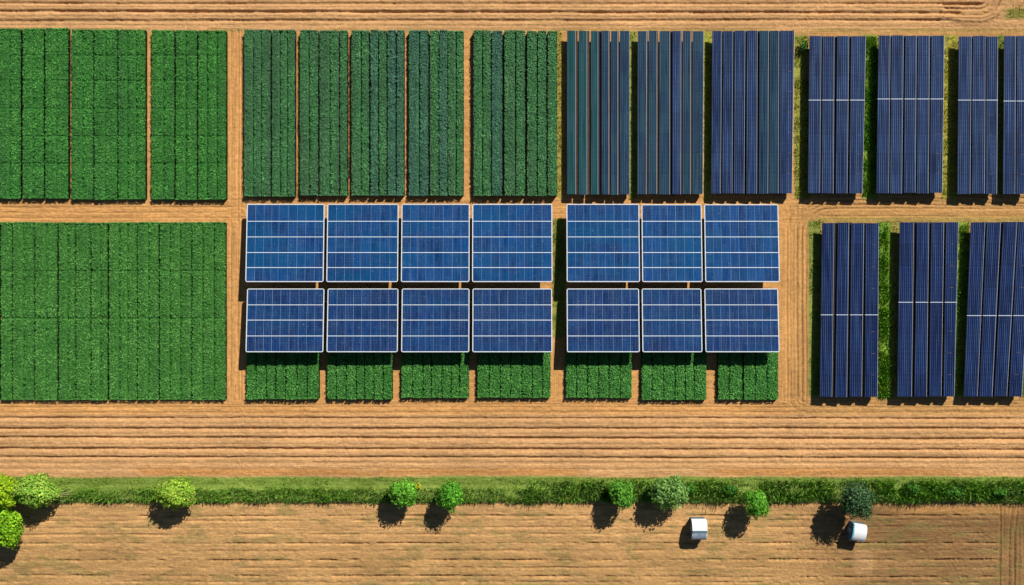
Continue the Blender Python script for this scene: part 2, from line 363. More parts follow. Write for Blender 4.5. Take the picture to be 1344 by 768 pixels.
# ------------------------------------------------------------------ crops
GREEN = dict(
    fresh=mat_leaf('fresh_green_leaves', (.036, .165, .030), (.105, .32, .062), (.045, .13, .05), .4, (.02, .11, .018)),
    mid=mat_leaf('mid_green_leaves', (.042, .150, .050), (.112, .29, .105), (.075, .11, .085), .55, (.022, .095, .032)),
    blueg=mat_leaf('blue_green_leaves', (.042, .138, .070), (.112, .26, .140), (.055, .10, .12), .6, (.022, .085, .045)),
    big=mat_leaf('bright_green_leaves', (.048, .178, .032), (.135, .34, .072), (.04, .14, .04), .35, (.02, .12, .018)),
    low=mat_leaf('low_green_leaves', (.036, .155, .028), (.125, .33, .070), None, 0, (.02, .11, .018)),
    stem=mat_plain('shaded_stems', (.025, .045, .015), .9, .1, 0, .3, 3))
UNDER = {}
def crop_strip(name, parent, x0, x1, y0, y1, h, mat, sub=(), cross=(), dens=35, origin=(0, 0), tilt=0):
    """strip in pixels (top outline); sub: pixel x of furrow lines inside; cross: pixel y of cross lines"""
    ax, ay, _ = W(x0+.35, y1, h); bx, by, _ = W(x1-.35, y0, h)
    ox, oy = origin[:2]
    sx = [W(s, 0, h)[0] for s in sub]; cy = [W(0, s, h)[1] for s in cross]
    gx = sorted(set(list(np.linspace(ax, bx, max(4, int((bx-ax)/.35))))+[v+d for v in sx for d in (-.12, 0, .12) if ax < v+d < bx]))
    gy = np.linspace(ay, by, max(4, int((by-ay)/.6)))
    gx = np.array(gx); X, Y = np.meshgrid(gx, gy)
    def top(X, Y):
        z = h-.29+(fbm(X*1.3, Y*1.3, 2)-.5)*.08
        for v in sx: z = z-.7*np.exp(-((X-v)/.12)**2)*(.45+.9*vnoise(Y*.5+v*7, X*0+v))
        for v in cy: z = z-.5*np.exp(-((Y-v)/.15)**2)*(1 if abs(v-cy[0]) < .01 and len(cy) < 3 else .5)
        e = np.minimum(np.minimum(X-ax, bx-X), np.minimum(Y-ay, by-Y)); return z-.2*np.exp(-e/.10)
    Z = top(X, Y); ny_, nx_ = X.shape
    V = np.stack([X, Y, Z], -1).reshape(-1, 3); id_ = np.arange(nx_*ny_).reshape(ny_, nx_)
    F = np.stack([id_[:-1, :-1], id_[:-1, 1:], id_[1:, 1:], id_[1:, :-1]], -1).reshape(-1, 4)
    # skirt to the ground, base flared to block light slits between strips
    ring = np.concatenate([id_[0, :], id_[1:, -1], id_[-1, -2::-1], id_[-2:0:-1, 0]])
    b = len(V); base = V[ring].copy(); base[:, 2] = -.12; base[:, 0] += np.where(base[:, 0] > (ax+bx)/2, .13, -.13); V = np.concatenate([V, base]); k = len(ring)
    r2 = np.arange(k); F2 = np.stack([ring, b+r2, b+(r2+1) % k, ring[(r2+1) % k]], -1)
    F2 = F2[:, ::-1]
    nb = len(F)
    # leaves on top and down the sides
    A = (bx-ax)*(by-ay); n = int(A*dens)
    lx = ax+(bx-ax)*rng.random(n); ly = ay+(by-ay)*rng.random(n)
    keep = np.ones(n, bool)
    for v in sx: keep &= ~((np.abs(lx-v) < .17) & (vnoise(ly*.7+v*3, lx*0) < .8))
    for v in cy: keep &= ~((np.abs(ly-v) < (.19 if v == cy[0] and len(cy) < 3 else .12)) & (vnoise(lx*.9+v*3, ly*0) < .75))
    lx, ly = lx[keep], ly[keep]
    lz = top(lx, ly)+.02+.10*rng.random(len(lx))+.15*np.clip((vnoise(lx*2.1, ly*2.1)-.25)*1.6, 0, 1)+.06*(rng.random(len(lx)) < .12)
    nside = int(2*(bx-ax+by-ay)*h*9)
    t = rng.random(nside); side = rng.integers(0, 4, nside)
    wx = np.where(side < 2, np.where(side == 0, ax, bx), ax+(bx-ax)*t); wy = np.where(side < 2, ay+(by-ay)*t, np.where(side == 2, ay, by))
    wx = wx+rng.normal(size=nside)*.015; wy = wy+rng.normal(size=nside)*.03
    wz = (h-.1)*rng.random(nside)**.7
    C = np.concatenate([np.stack([lx, ly, lz], -1), np.stack([wx, wy, wz], -1)])
    LV, LF = leaf_quads(C, .145, .58)
    o = len(V); V = np.concatenate([V, LV]); V[:, 0] -= ox; V[:, 1] -= oy
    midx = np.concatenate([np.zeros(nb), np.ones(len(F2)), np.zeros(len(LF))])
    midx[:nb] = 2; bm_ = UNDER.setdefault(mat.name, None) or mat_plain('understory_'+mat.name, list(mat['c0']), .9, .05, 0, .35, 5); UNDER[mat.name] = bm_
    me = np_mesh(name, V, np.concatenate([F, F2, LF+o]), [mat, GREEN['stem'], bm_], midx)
    return link(bpy.data.objects.new(name, me), parent)
def crop_plot(label, strips, y0, y1, h, mat, step=10.5, cross=(), group='green crop plots', dens=35):
    xa, xb = strips[0][0], strips[-1][1]
    c = W((xa+xb)/2, (y0+y1)/2, h)
    t = thing('crop_plot', label, 'crop plot', (c[0], c[1], 0), group)
    for (a, b) in strips:
        n = max(1, round((b-a)/step)); sub = [a+(b-a)*i/n+random.uniform(-1, 1) for i in range(1, n)]
        m = mat[random.randrange(len(mat))] if isinstance(mat, (list, tuple)) else mat
        crop_strip('crop_strip', t, a, b, y0+random.uniform(-.6, .6), y1+random.uniform(-.4, .4), h, m, sub, cross, dens, c)
    return t
G1 = 'crop plots in the upper row'
cr = [72, 105, 142, 178, 214]
crop_plot('green crop plot in the upper left corner, cut by the left edge', [(-28, -4), (-2, 26), (29, 56.5), (58.5, 88.5)], 37.5, 260, 1.25, GREEN['fresh'], 13, cr, G1)
crop_plot('green crop plot between the corner plot and the one beside the dirt lane', [(93, 121.5), (123, 153), (154.5, 190)], 38.5, 261, 1.25, GREEN['fresh'], 14, cr, G1)
crop_plot('green crop plot in the upper row, on the left side of the vertical dirt lane', [(198, 228), (230, 257.8), (259.6, 296)], 40, 261, 1.3, GREEN['fresh'], 12, cr, G1)
crop_plot('dark green crop plot in the upper row, right beside the vertical dirt lane', [(320, 354.5), (356.5, 386.6)], 39.5, 257, 1.5, GREEN['mid'], 11.5, (), G1)
crop_plot('narrow crop plot with a thin pale slit, second right of the vertical lane', [(393.2, 417), (419, 444.7), (446, 455.4)], 40, 256, 1.5, [GREEN['mid'], GREEN['mid'], GREEN['blueg']], 12.5, (), G1)
crop_plot('crop plot with a bluish middle stripe above the second framed solar table', [(461, 484), (486, 496), (497.5, 507), (508.5, 519), (520.5, 530)], 40, 256, 1.5, [GREEN['mid'], GREEN['blueg']], 11, (), G1)
crop_plot('crop plot above the third framed solar table, wide shadow gap on its right', [(536.5, 562), (564, 575.5), (576.5, 587), (588, 608)], 40, 256, 1.5, [GREEN['mid'], GREEN['blueg']], 11, (), G1)
crop_plot('widest crop plot of the upper row, next to the teal panel rows', [(621.5, 644), (645.5, 659), (662, 689), (692, 704.5), (706, 717), (719, 731.5)], 40.5, 256, 1.7, [GREEN['blueg'], GREEN['mid']], 12, (), G1)
G2 = 'crop plots of the big lower left field'
for lab, st in (('big field plot cut by the left edge of the lower left field', [(-30, -2), (0, 14.6), (15.6, 44), (45, 74.3)]),
                ('second plot of the lower left field, behind the widest dark furrow', [(76.2, 98), (99, 118), (119, 140.3)]),
                ('third plot of the lower left field, between two dark furrows', [(142.4, 179), (180, 207.6)]),
                ('plot of the lower left field lining the vertical dirt lane', [(209, 250.5), (251.6, 295.5)])):
    crop_plot(lab, st, 292.5, 524.5, 1.05, GREEN['big'], 13, (417.5, 355), G2, 31)
G3 = 'low crop plots in front of the framed solar tables'
low = [('low crop plot at the foot of the first framed solar table from the left', [322.7, 335.5, 349.2, 361.4, 374.5, 389.4, 402.7, 418.5]),
       ('low crop plot at the foot of the second framed solar table from the left', [428.5, 441, 454, 467.3, 478.2, 490.5, 502.7, 515]),
       ('low crop plot at the foot of the third framed solar table from the left', [526, 541.5, 555, 566, 580, 592, 603, 615.5]),
       ('low crop plot at the foot of the fourth table, left of the narrow alley', [626, 642, 656.5, 670.5, 685, 698.5, 712, 723]),
       ('low crop plot just right of the narrow alley, darker stripes', [742.5, 757, 771.5, 786, 799.5, 814.5, 830]),
       ('low crop plot under the narrowest framed table, between two soil slits', [842, 856, 871.5, 886.5, 899.8, 911.5, 928]),
       ('low crop plot ending at the curved service track, wide dark slit inside', [942.5, 957.5, 975, 991.8, 1007.3, 1022.5])]
for lab, e in low:
    st = [(a+.5, b-.5) for a, b in zip(e[:-1], e[1:])]
    if e[0] == 942.5: st[2] = (977, 991.3)
    crop_plot(lab, st, 432, 523.5 if e[0] < 500 else 521.5+(e[0] > 800)*2.5, 1.3, GREEN['low'], 99, (), G3, 33)

# ------------------------------------------------------------------ framed solar tables
def rounded(x0, x1, y0, y1, r, n=4):
    P = []
    for cx, cy, a in ((x1-r, y1-r, 0), (x0+r, y1-r, 90), (x0+r, y0+r, 180), (x1-r, y0+r, 270)):
        for i in range(n+1):
            t = math.radians(a+90*i/n); P.append((cx+r*math.cos(t), cy+r*math.sin(t)))
    return P
def solar_table(label, x0, x1, y0, y1, bands, zn, zs, mat, group):
    hm = (zn+zs)/2; zh = lambda p: zn+(zs-zn)*(p-y0)/(y1-y0)
    Yp = lambda p: W(0, p, zh(p))[1]
    ax = W(x0, 0, hm)[0]; bx = W(x1, 0, hm)[0]; ay, by = Yp(y1), Yp(y0); cx, cy = (ax+bx)/2, (ay+by)/2
    t = thing('solar_table', label, 'solar table', (cx, cy, 0), group)
    w = bx-ax; d = math.hypot(by-ay, zs-zn); th = -math.atan2(zs-zn, by-ay); ct, sn = math.cos(th), math.sin(th); fr = .165
    T = lambda x, y, z: (x, y*ct-z*sn, hm+y*sn+z*ct)
    def put(m, name, mt): m.v = [T(*p) for p in m.v]; return m.build(name, mt, t)
    o = rounded(-w/2, w/2, -d/2, d/2, .35); i_ = rounded(-w/2+fr, w/2-fr, -d/2+fr, d/2-fr, .12); n = len(o); m = MB()
    for P, z in ((o, -.16), (o, 0), (i_, 0), (i_, -.16)): m.v += [(a, b, z) for a, b in P]
    for ring in range(4):
        for k in range(n):
            a, b = ring*n+k, ring*n+(k+1) % n; c_, d_ = ((ring+1) % 4)*n+(k+1) % n, ((ring+1) % 4)*n+k
            m.f.append((a, b, c_, d_))
    put(m, 'frame', M['frame'])
    iw = w-2*fr; nb = len(bands)+1
    edges = [-d/2+fr]+[(Yp(b)-cy)/ct for b in reversed(bands)]+[d/2-fr]
    rw = .115
    for e in edges[1:-1]:
        m = MB(); m.box(-iw/2, iw/2, e-rw/2, e+rw/2, -.14, -.01); put(m, 'rail', M['rail'])
    nm = max(6, round(iw/1.62)); cw = [0]
    for k in range(nm): cw.append(cw[-1]+random.uniform(.86, 1.14))
    cw = [c*iw/cw[-1]-iw/2 for c in cw]
    for r in range(nb):
        e0 = edges[r]+(rw/2 if r else 0); e1 = edges[r+1]-(rw/2 if r < nb-1 else 0); mh = e1-e0
        for k in range(nm):
            mw = cw[k+1]-cw[k]; mb = MB(); mb.box(-mw/2+.02, mw/2-.02, -mh/2+.01, mh/2-.01, -.05, 0)
            ob = mb.build('solar_panel', mat, t, lambda c: (c.x+.75, c.y))
            ob.location = T((cw[k]+cw[k+1])/2, (e0+e1)/2, -.045); ob.rotation_euler = (th+random.gauss(0, .004), random.gauss(0, .004), 0)
    m = MB()
    for k in range(1, nm): m.box(cw[k]-.018, cw[k]+.018, edges[0], edges[-1], -.15, -.05)
    put(m, 'seam_strip', M['seam'])
    for sy in (-.32, .32):
        m = MB(); m.box(-w/2+.3, w/2-.3, d*sy-.06, d*sy+.06, -.34, -.17); put(m, 'beam', M['steel'])
    for sx in (-.4, 0, .4):
        for sy in (-.32, .32):
            p = T(w*sx, d*sy, -.3); m = MB(); m.tube([(p[0], p[1], -.15), p], [.07, .07], 8); m.build('post', M['steel'], t)
    return t
XS = [(323, 425.3), (429, 522.7), (526.7, 616.3), (619.8, 725), (743.7, 839.5), (842.5, 921.5), (925, 1022.5)]
pos = ['leftmost, by the vertical dirt lane', 'second from the left', 'third from the left', 'fourth, left of the narrow alley', 'fifth, right of the narrow alley', 'sixth and narrowest', 'rightmost, by the curved track']
for k, (a, b) in enumerate(XS):
    solar_table('white framed five band solar table of the upper row, '+pos[k], a, b, 267.8+(.5 if k > 4 else 0), 370.2, (290.5, 311, 331.5, 351.2), 2.9, 4.1, M['modU'], 'white framed solar tables, upper row')
for k, (a, b) in enumerate(XS):
    solar_table('darker four band solar table of the lower row, '+pos[k], a+.3, b-.3, 378.8, 462.3, (400.2, 420.2, 441), 2.9, 4.1, M['modL'], 'white framed solar tables, lower row')

# ------------------------------------------------------------------ long panel rows
ORD = ['first', 'second', 'third', 'fourth', 'fifth', 'sixth', 'seventh']
def solar_row(label, xt0, xt1, xb0, xb1, y0, y1, h, mat, bar=None, group='', npiece=8, dz=.22, brown=None, gap_shade=None):
    A = np.array(W(xb0, y1, h)); B = np.array(W(xb1, y1, h+dz)); C = np.array(W(xt1, y0, h+dz)); D = np.array(W(xt0, y0, h))
    cen = (A+B+C+D)/4; cen[2] = 0
    A, B, C, D = A-cen, B-cen, C-cen, D-cen
    t = thing('solar_row', label, 'panel row', tuple(cen), group)
    P = lambda u, v: (A*(1-u)+B*u)*(1-v)+(D*(1-u)+C*u)*v
    wid = np.linalg.norm(B-A); L = np.linalg.norm(D-A)
    eu = .045/wid; cuts = [i/npiece for i in range(npiece+1)]
    if bar is not None:
        vb = (y1-bar)/(y1-y0); k = min(range(len(cuts)), key=lambda i: abs(cuts[i]-vb)); cuts[k] = vb
    for a, b in zip(cuts[:-1], cuts[1:]):
        m = MB(); e = .012/L
        q = [tuple(P(eu, a+e)), tuple(P(1-eu, a+e)), tuple(P(1-eu, b-e)), tuple(P(eu, b-e))]
        m.slab(q, .05); ax = (B-A)/wid
        m.build('solar_panel', mat, t, lambda c: (float((np.array(c)-P(0, (c.y-A[1])/(D[1]-A[1])))@ax)+.18, c.y))
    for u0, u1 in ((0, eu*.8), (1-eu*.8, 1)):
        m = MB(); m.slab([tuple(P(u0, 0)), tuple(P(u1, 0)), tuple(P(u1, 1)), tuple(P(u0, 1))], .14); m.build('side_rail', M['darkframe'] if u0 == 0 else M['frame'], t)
    m = MB(); dp = np.array((0, 0, -.10)); m.slab([tuple(P(1-.03/wid, .002)+dp), tuple(P(1, .002)+dp), tuple(P(1, .998)+dp), tuple(P(1-.03/wid, .998)+dp)], h*.62); m.build('sun_block_skirt', M['darkframe'], t)  # added board that stops sunlight passing through the row gaps
    if bar is not None:
        e = .055/L; m = MB(); up = np.array((0, 0, .035))
        m.slab([tuple(P(-.02, vb-e)+up), tuple(P(1.02, vb-e)+up), tuple(P(1.02, vb+e)+up), tuple(P(-.02, vb+e)+up)], .03); m.build('cross_bar', M['rail'], t)
    for v in (.06, .28, .5, .72, .94):
        p = P(.5, v); m = MB(); m.tube([(p[0], p[1], -.15), (p[0], p[1], p[2]-.08)], [.06, .06], 7); m.build('post', M['steel'], t)
    if brown:
        m = MB(); w_ = brown*S/wid; dn = np.array((0, 0, -.1))
        m.slab([tuple(P(1.01, 0)+dn), tuple(P(1.01+w_, 0)+dn), tuple(P(1.01+w_, 1)+dn), tuple(P(1.01, 1)+dn)], .06); m.build('raised_soil_strip', M['brownstrip'], t)  # added strip, soil colour lifted to panel height so it stays sunlit
    if gap_shade:
        m = MB(); w0 = gap_shade[0]*S/wid; w1 = gap_shade[1]*S/wid; dn = np.array((0, 0, -.42-dz))
        m.slab([tuple(P(1-.25/wid, -.001)+dn), tuple(P(1+w1+.25/wid, -.001)+dn), tuple(P(1+w0+.25/wid, 1.002)+dn), tuple(P(1-.25/wid, 1.002)+dn)], .3); m.build('gap_shade_strip', M['gap_shade'], t)  # dark strip added under the gap to paint its shade
    return t
def block(desc, group, tops, bots, y0, y1, h, mats, bar=None, browns=None, cut_last=False, dz=.22):
    n = len(tops)
    for k in range(n):
        m = mats[k] if isinstance(mats, list) else mats
        o_ = ORD[k] if n > 2 else ('left' if k == 0 else 'right')
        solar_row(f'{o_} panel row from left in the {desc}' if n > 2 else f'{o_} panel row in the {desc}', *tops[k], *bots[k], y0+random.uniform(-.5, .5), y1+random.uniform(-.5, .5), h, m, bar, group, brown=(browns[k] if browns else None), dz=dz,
                  gap_shade=((tops[k+1][0]-tops[k][1]+.3, bots[k+1][0]-bots[k][1]+.3) if k < n-1 and not (browns and browns[k]) else None))
t9 = [(744.3, 755.3), (759.5, 770.3), (775.5, 785), (789.6, 799.2), (802, 811), (813.5, 826.5)]
block('teal and brown striped array beside the crops', 'panel rows of the teal striped array', t9, t9, 40.5, 255.5, 1.75,
      [M['rowteal'], M['rowteal'], M['rowteal'], M['rowslate'], M['rowslate'], M['rowslate']], None, [2.6, 3.2, None, 1.4, 1.2, None], dz=.05)
t10 = [(837, 848.8), (851.3, 862.3), (865.5, 879.2), (882.8, 893.8), (896, 906.6), (909, 923.8)]
b10 = [(836.5, 848.3), (851, 862), (865.2, 879), (882.6, 893.5), (895.8, 906.4), (908.7, 922.5)]
block('slate blue array above the narrowest framed table', 'panel rows of the slate blue array', t10, b10, 40.5, 255, 1.75,
      [M['rowslate'], M['rowslate'], M['rowslate'], M['rowblue'], M['rowslate'], M['rowslate']], None, [1.3, 1.6, None, 1.0, 1.2, None], dz=.05)
t11 = [(935, 947.5), (949.5, 962), (964.3, 978), (980.4, 994), (997, 1009), (1010.5, 1022.5), (1024.2, 1042.6)]
b11 = [(933.3, 945.8), (947.8, 961), (963, 976.6), (979.4, 993.3), (996, 1008), (1009.5, 1021.8), (1023.3, 1039.5)]
block('widest blue upper array', 'panel rows of the widest blue array', t11, b11, 40.5, 254, 1.85, [M['rowblue']]*4+[M['rowslate'], M['rowslate'], M['rowblue']])
t12 = [(1062.6, 1078), (1080, 1095), (1098.8, 1114.3), (1117.2, 1136.5)]
b12 = [(1060.5, 1076), (1078.3, 1093.8), (1096.8, 1112), (1114.6, 1132)]
block('four row upper array right of the track', 'panel rows of the four row upper array', t12, b12, 47.5, 254, 2.0, M['rowblue'], 131.5)
t13 = [(1153.3, 1168.6), (1170.6, 1186), (1188.3, 1203), (1204.8, 1220.3), (1222.6, 1239.5)]
b13 = [(1150.3, 1166.3), (1168, 1183.6), (1186.2, 1201.4), (1203.3, 1218.5), (1220.4, 1236.8)]
block('five row upper array', 'panel rows of the five row upper array', t13, b13, 46.5, 253.5, 2.0, M['rowblue'], 130)
t14 = [(1258.5, 1275), (1277, 1293.2), (1295, 1309.8)]; b14 = [(1256.6, 1273.4), (1275.6, 1292.4), (1294.2, 1308.4)]
block('three row upper array', 'panel rows of the three row upper array', t14, b14, 47.5, 254.5, 2.0, M['rowblue'], 131.5)
t15 = [(1318, 1333.2), (1335, 1351)]; b15 = [(1316.4, 1332.2), (1334, 1350)]
block('upper array cut off by the right photo edge', 'panel rows of the upper array at the right edge', t15, b15, 47.5, 255, 2.0, M['rowblue'], 132.7)
r1t = [(1079.2, 1094.8), (1099.8, 1114.3), (1117.3, 1134), (1136.3, 1153.4)]; r1b = [(1076, 1092), (1096, 1111.5), (1115, 1131), (1135, 1151.8)]
block('lower array beside the curved track', 'panel rows of the lower array beside the curved track', r1t, r1b, 292.5, 521, 2.0, M['rownavy'], 413.3)
r2t = [(1181, 1199.3), (1203.6, 1219.2), (1222.3, 1239), (1241.8, 1258)]; r2b = [(1177.7, 1196.5), (1200, 1216.2), (1219.6, 1235.5), (1238.3, 1252.6)]
block('middle one of the three lower arrays', 'panel rows of the middle lower array', r2t, r2b, 291.5, 520.5, 2.0, M['rownavy'], 396.8)
r3t = [(1274.3, 1293), (1295.5, 1313.5), (1317, 1335), (1336.8, 1354)]; r3b = [(1265, 1283), (1285.4, 1302.3), (1305, 1321.5), (1324.3, 1341.3)]
block('lower array at the right edge of the photo', 'panel rows of the lower array at the right edge', r3t, r3b, 291.5, 520.5, 2.0, M['rownavy'], 414.3)

# ------------------------------------------------------------------ grass
def mat_grass(name, c0, c1, cy):
    N = NT(name); g_ = N.add('ShaderNodeNewGeometry'); P = g_.outputs['Position']
    c = N.mix(g_.outputs['Random Per Island'], c0, c1)
    c = N.mix(N.remap(N.noise(P, .22, 4, .65), .46, .66, 0, .75), c, cy)
    c = N.mix(N.remap(N.noise(P, 1.1, 3), .5, .7, 0, .5), c, np.array(c0)*.55)
    return N.set(c, rough=.7, spec=.1)
M['gl'] = mat_grass('short_meadow_grass', (.15, .30, .03), (.28, .46, .06), (.40, .42, .10))
M['gr'] = mat_grass('tall_green_reeds', (.085, .24, .02), (.27, .52, .055), (.24, .36, .09))
M['gy'] = mat_grass('yellow_green_grass', (.22, .31, .02), (.46, .52, .05), (.48, .40, .07))
M['gg'] = mat_grass('lush_green_grass', (.09, .27, .015), (.24, .50, .04), (.32, .46, .04))
def blades(X, Y, hgt, wid, lean, gz=True):
    n = len(X); Z = ground_h(X, Y) if gz else np.zeros(n)
    a = rng.random(n)*2*math.pi; ln = lean*rng.random(n)*hgt; b = rng.random(n)*2*math.pi
    dx, dy = np.cos(a)*wid, np.sin(a)*wid; lx, ly = np.cos(b)*ln, np.sin(b)*ln
    V = np.stack([np.stack([X-dx, Y-dy, Z-.03], -1), np.stack([X+dx, Y+dy, Z-.03], -1),
                  np.stack([X+dx*.6+lx*.6, Y+dy*.6+ly*.6, Z+hgt*.75], -1), np.stack([X+lx, Y+ly, Z+hgt], -1)], 1).reshape(-1, 3)
    return V, np.arange(4*n).reshape(-1, 4)
def grass(name, label, cat, regions, mat):
    Vs, Fs, o = [], [], 0
    for (x0, x1, y0, y1, dens, h0, h1, wid) in regions:
        A = abs((x1-x0)*(y1-y0))*S*S; n = int(A*dens)
        px_ = x0+(x1-x0)*rng.random(n); py_ = y0+(y1-y0)*rng.random(n)
        e = (fbm(px_*.06, py_*.02+3)-.5)*4*min(1, abs(x1-x0)/16)
        if abs(x1-x0) < abs(y1-y0): px_ = px_+e*.5
        else: py_ = py_+e*.8
        c = fbm(px_*.05, py_*.12); k = rng.random(n) < np.clip((c-.22)*3, .15, 1); px_, py_, c = px_[k], py_[k], c[k]
        X, Y = (px_-672)*S, (384-py_)*S
        V, F = blades(X, Y, h0+(h1-h0)*rng.random(len(X))*np.clip(c*1.8, .2, 1.4), wid*(.6+.8*rng.random(len(X))), .8)
        Vs.append(V); Fs.append(F+o); o += len(V)
    ob = link(bpy.data.objects.new(name, np_mesh(name, np.concatenate(Vs), np.concatenate(Fs), [mat])))
    ob['kind'] = 'stuff'; ob['label'] = label; ob['category'] = cat
    return ob
grass('meadow_grass', 'short light green grass along the upper edge of the hedge belt', 'grass', [(-60, 1404, 626.5, 645, 42, .12, .4, .06), (-60, 700, 639, 643, 30, .2, .6, .06)], M['gl'])
grass('reeds', 'tall dark green reeds along the ditch between the two fields', 'reeds',
      [(-60, 700, 641, 658.5, 46, .6, 1.25, .05), (690, 1404, 631, 657.5, 46, .7, 1.6, .06), (-60, 1404, 656, 661.5, 16, .3, .8, .05), (1150, 1404, 634, 650, 18, 1.0, 2.0, .07), (690, 900, 646, 659, 20, .5, 1.2, .06)], M['gr'])
def verge(label, regs, mat): grass('verge_grass', label, 'grass strip', regs, mat)
verge('thin yellow grass strip between the widest crop plot and the teal array', [(731.5, 737, 42, 262, 45, .1, .5, .05)], M['gy'])
verge('thin grass strip between the teal and the slate blue arrays', [(826, 836, 42, 262, 45, .1, .45, .05)], M['gg'])
verge('bright grass strip left of the widest blue array', [(923, 935, 42, 264, 45, .1, .45, .05)], M['gy'])
verge('grass strip between the widest blue array and the four row array', [(1042.5, 1062, 48, 260, 60, .1, .5, .05)], M['gy'])
verge('lush green strip between the four row and five row arrays', [(1132, 1152, 48, 262, 90, .2, .7, .06)], M['gg'])
verge('yellowish grass strip between the five row and three row arrays', [(1236, 1258, 48, 262, 45, .1, .5, .05)], M['gy'])
verge('dark grass strip left of the upper array cut by the right edge', [(1308, 1318, 48, 256, 45, .1, .5, .05)], M['gg'])
verge('green grass along the narrow alley between the framed solar tables', [(725.5, 741, 285, 440, 45, .1, .5, .05)], M['gg'])
verge('green grass strip left of the lower array beside the curved track', [(1062, 1078, 290, 520, 40, .1, .5, .05), (1062, 1082, 288, 296, 30, .1, .4, .05)], M['gg'])
verge('wide lush green strip right of the lower array beside the curved track', [(1152, 1166, 291, 522, 85, .4, 1.0, .06)], M['gg'])
verge('sparse yellow grass beside the wide lush green strip', [(1165, 1178, 290, 522, 45, .1, .4, .05), (1170, 1185, 287, 293, 40, .1, .4, .05)], M['gy'])
verge('green grass strip left of the lower array at the right edge', [(1252, 1272, 290, 521, 60, .15, .7, .05)], M['gg'])
verge('green grass right of the lower array at the right edge', [(1338, 1352, 440, 521, 60, .15, .7, .05)], M['gg'])
verge('grassy corner inside the bend of the dirt track, upper right corner', [(1324, 1400, 6, 22, 30, .1, .35, .05), (1300, 1345, 17, 24, 8, .1, .3, .05)], M['gy'])

# ------------------------------------------------------------------ trees
def tree(name, label, cat, px_, py_, rx, ry, hc, cA, cB, leaf=.22, n=5200, lobes=16, dark=None, group='trees along the ditch', seed=1, transl=.2, base=None, gap=.55):
    global rng
    r = np.random.default_rng(seed); k = S*(H-hc)/H
    X, Y, _ = W(px_, py_, hc); rx *= k*1.04; ry *= k*1.04; rz = (rx+ry)/2*.95
    bx, by = (X, Y) if base is None else (W(*base)[0], W(*base)[1])
    t = thing(name, label, cat, (bx, by, 0), group); ox, oy = X-bx, Y-by
    # lobes
    L = []
    for i in range(lobes):
        v = r.normal(size=3); v /= np.linalg.norm(v); v[2] = abs(v[2])*.9-.25 if i % 3 else v[2]
        q = r.random()**.4*.66; L.append((v*q*np.array((rx, ry, rz)), (.30+.2*r.random())))
    pts = []; nr = []
    per = n//lobes
    for c, s_ in L:
        v = r.normal(size=(per, 3)); v /= np.linalg.norm(v, axis=1)[:, None]
        rad = s_*(.72+.34*r.random(per)**.6)
        lump = 1+.22*(vnoise(v[:, 0]*3+c[0]*5, v[:, 1]*3+v[:, 2]*2+c[1])-.5)*2
        p = c+v*(rad*lump)[:, None]*np.array((rx, ry, rz)); pts.append(p); nr.append(v)
    nh = int(n*.26); v = r.normal(size=(nh, 3)); v[:, 2] = np.abs(v[:, 2])-.25; v /= np.linalg.norm(v, axis=1)[:, None]
    lump = .62+.52*vnoise(v[:, 0]*3.2+seed, v[:, 1]*3.2+v[:, 2]*1.7)+.06*r.normal(size=nh)
    pts.append(v*lump[:, None]*np.array((rx, ry, rz))*.93); nr.append(v)
    Pn = np.concatenate(pts); Nn = np.concatenate(nr)
    m_ = mat_leaf('foliage_'+cat.replace(' ', '_'), cA, cB, None, 0, dark, transl=transl)
    Pn = Pn+np.array((ox, oy, hc)); Pn[:, 2] = np.maximum(Pn[:, 2], .25)
    V, F = leaf_quads(Pn, leaf, .55, .62, Nn)
    link(bpy.data.objects.new('crown', np_mesh('crown', V, F, [m_])), t)
    m = MB(); fork = np.array((ox*.6, oy*.6, hc*.5)); tr = max(.1, rx*.055)
    m.tube([(0, 0, -.2), tuple(fork*.5+np.array((.05, .03, 0))), tuple(fork)], [tr*1.4, tr, tr*.8], 8)
    for c, s_ in L[:9]:
        e = c*1.0+np.array((ox, oy, hc)); mid = (fork+e)/2+np.array((0, 0, .12*rz)); m.tube([tuple(fork), tuple(mid), tuple(e)], [tr*.55, tr*.35, tr*.12], 6)
    m.build('trunk', M['bark'], t)
    return t
tree('tree', 'yellow green tree cut off by the left edge of the photo', 'tree', 3, 646, 29, 23, 4.2, (.20, .38, .012), (.52, .68, .03), .27, 6500, 18, seed=3)
tree('tree', 'pale green spreading tree, second from the left edge', 'tree', 47, 645, 30, 21, 4.0, (.16, .36, .03), (.50, .70, .12), .26, 6500, 18, seed=4)
tree('tree', 'tall narrow green tree at the left edge, standing lowest in the photo', 'tree', 12, 692, 19, 26, 4.2, (.12, .31, .012), (.38, .60, .03), .27, 5000, 16, seed=5, base=(9, 706))
tree('tree', 'lone yellow green fan shaped tree right of the left corner trees', 'tree', 230, 648, 26, 19, 3.9, (.17, .37, .025), (.54, .70, .10), .24, 6000, 18, seed=6, base=(228, 652))
tree('tree', 'round bright green tree, left one of the close middle pair', 'tree', 530, 646.5, 19, 19, 4.3, (.07, .27, .015), (.28, .56, .07), .22, 5200, 16, seed=7)
tree('tree', 'deep green egg shaped tree, right one of the close middle pair', 'tree', 590.5, 651, 17, 21, 4.3, (.055, .24, .015), (.20, .50, .05), .2, 5200, 16, seed=8)
tree('tree', 'round green tree, left of the grey green bushy tree', 'tree', 816.5, 649.5, 17, 20, 4.4, (.06, .22, .018), (.22, .48, .06), .22, 4800, 15, seed=9)
tree('tree', 'grey green bushy tree above and left of the grey white hut', 'tree', 878, 646, 23.5, 22.5, 3.9, (.10, .24, .04), (.32, .50, .15), .24, 6000, 18, seed=10)
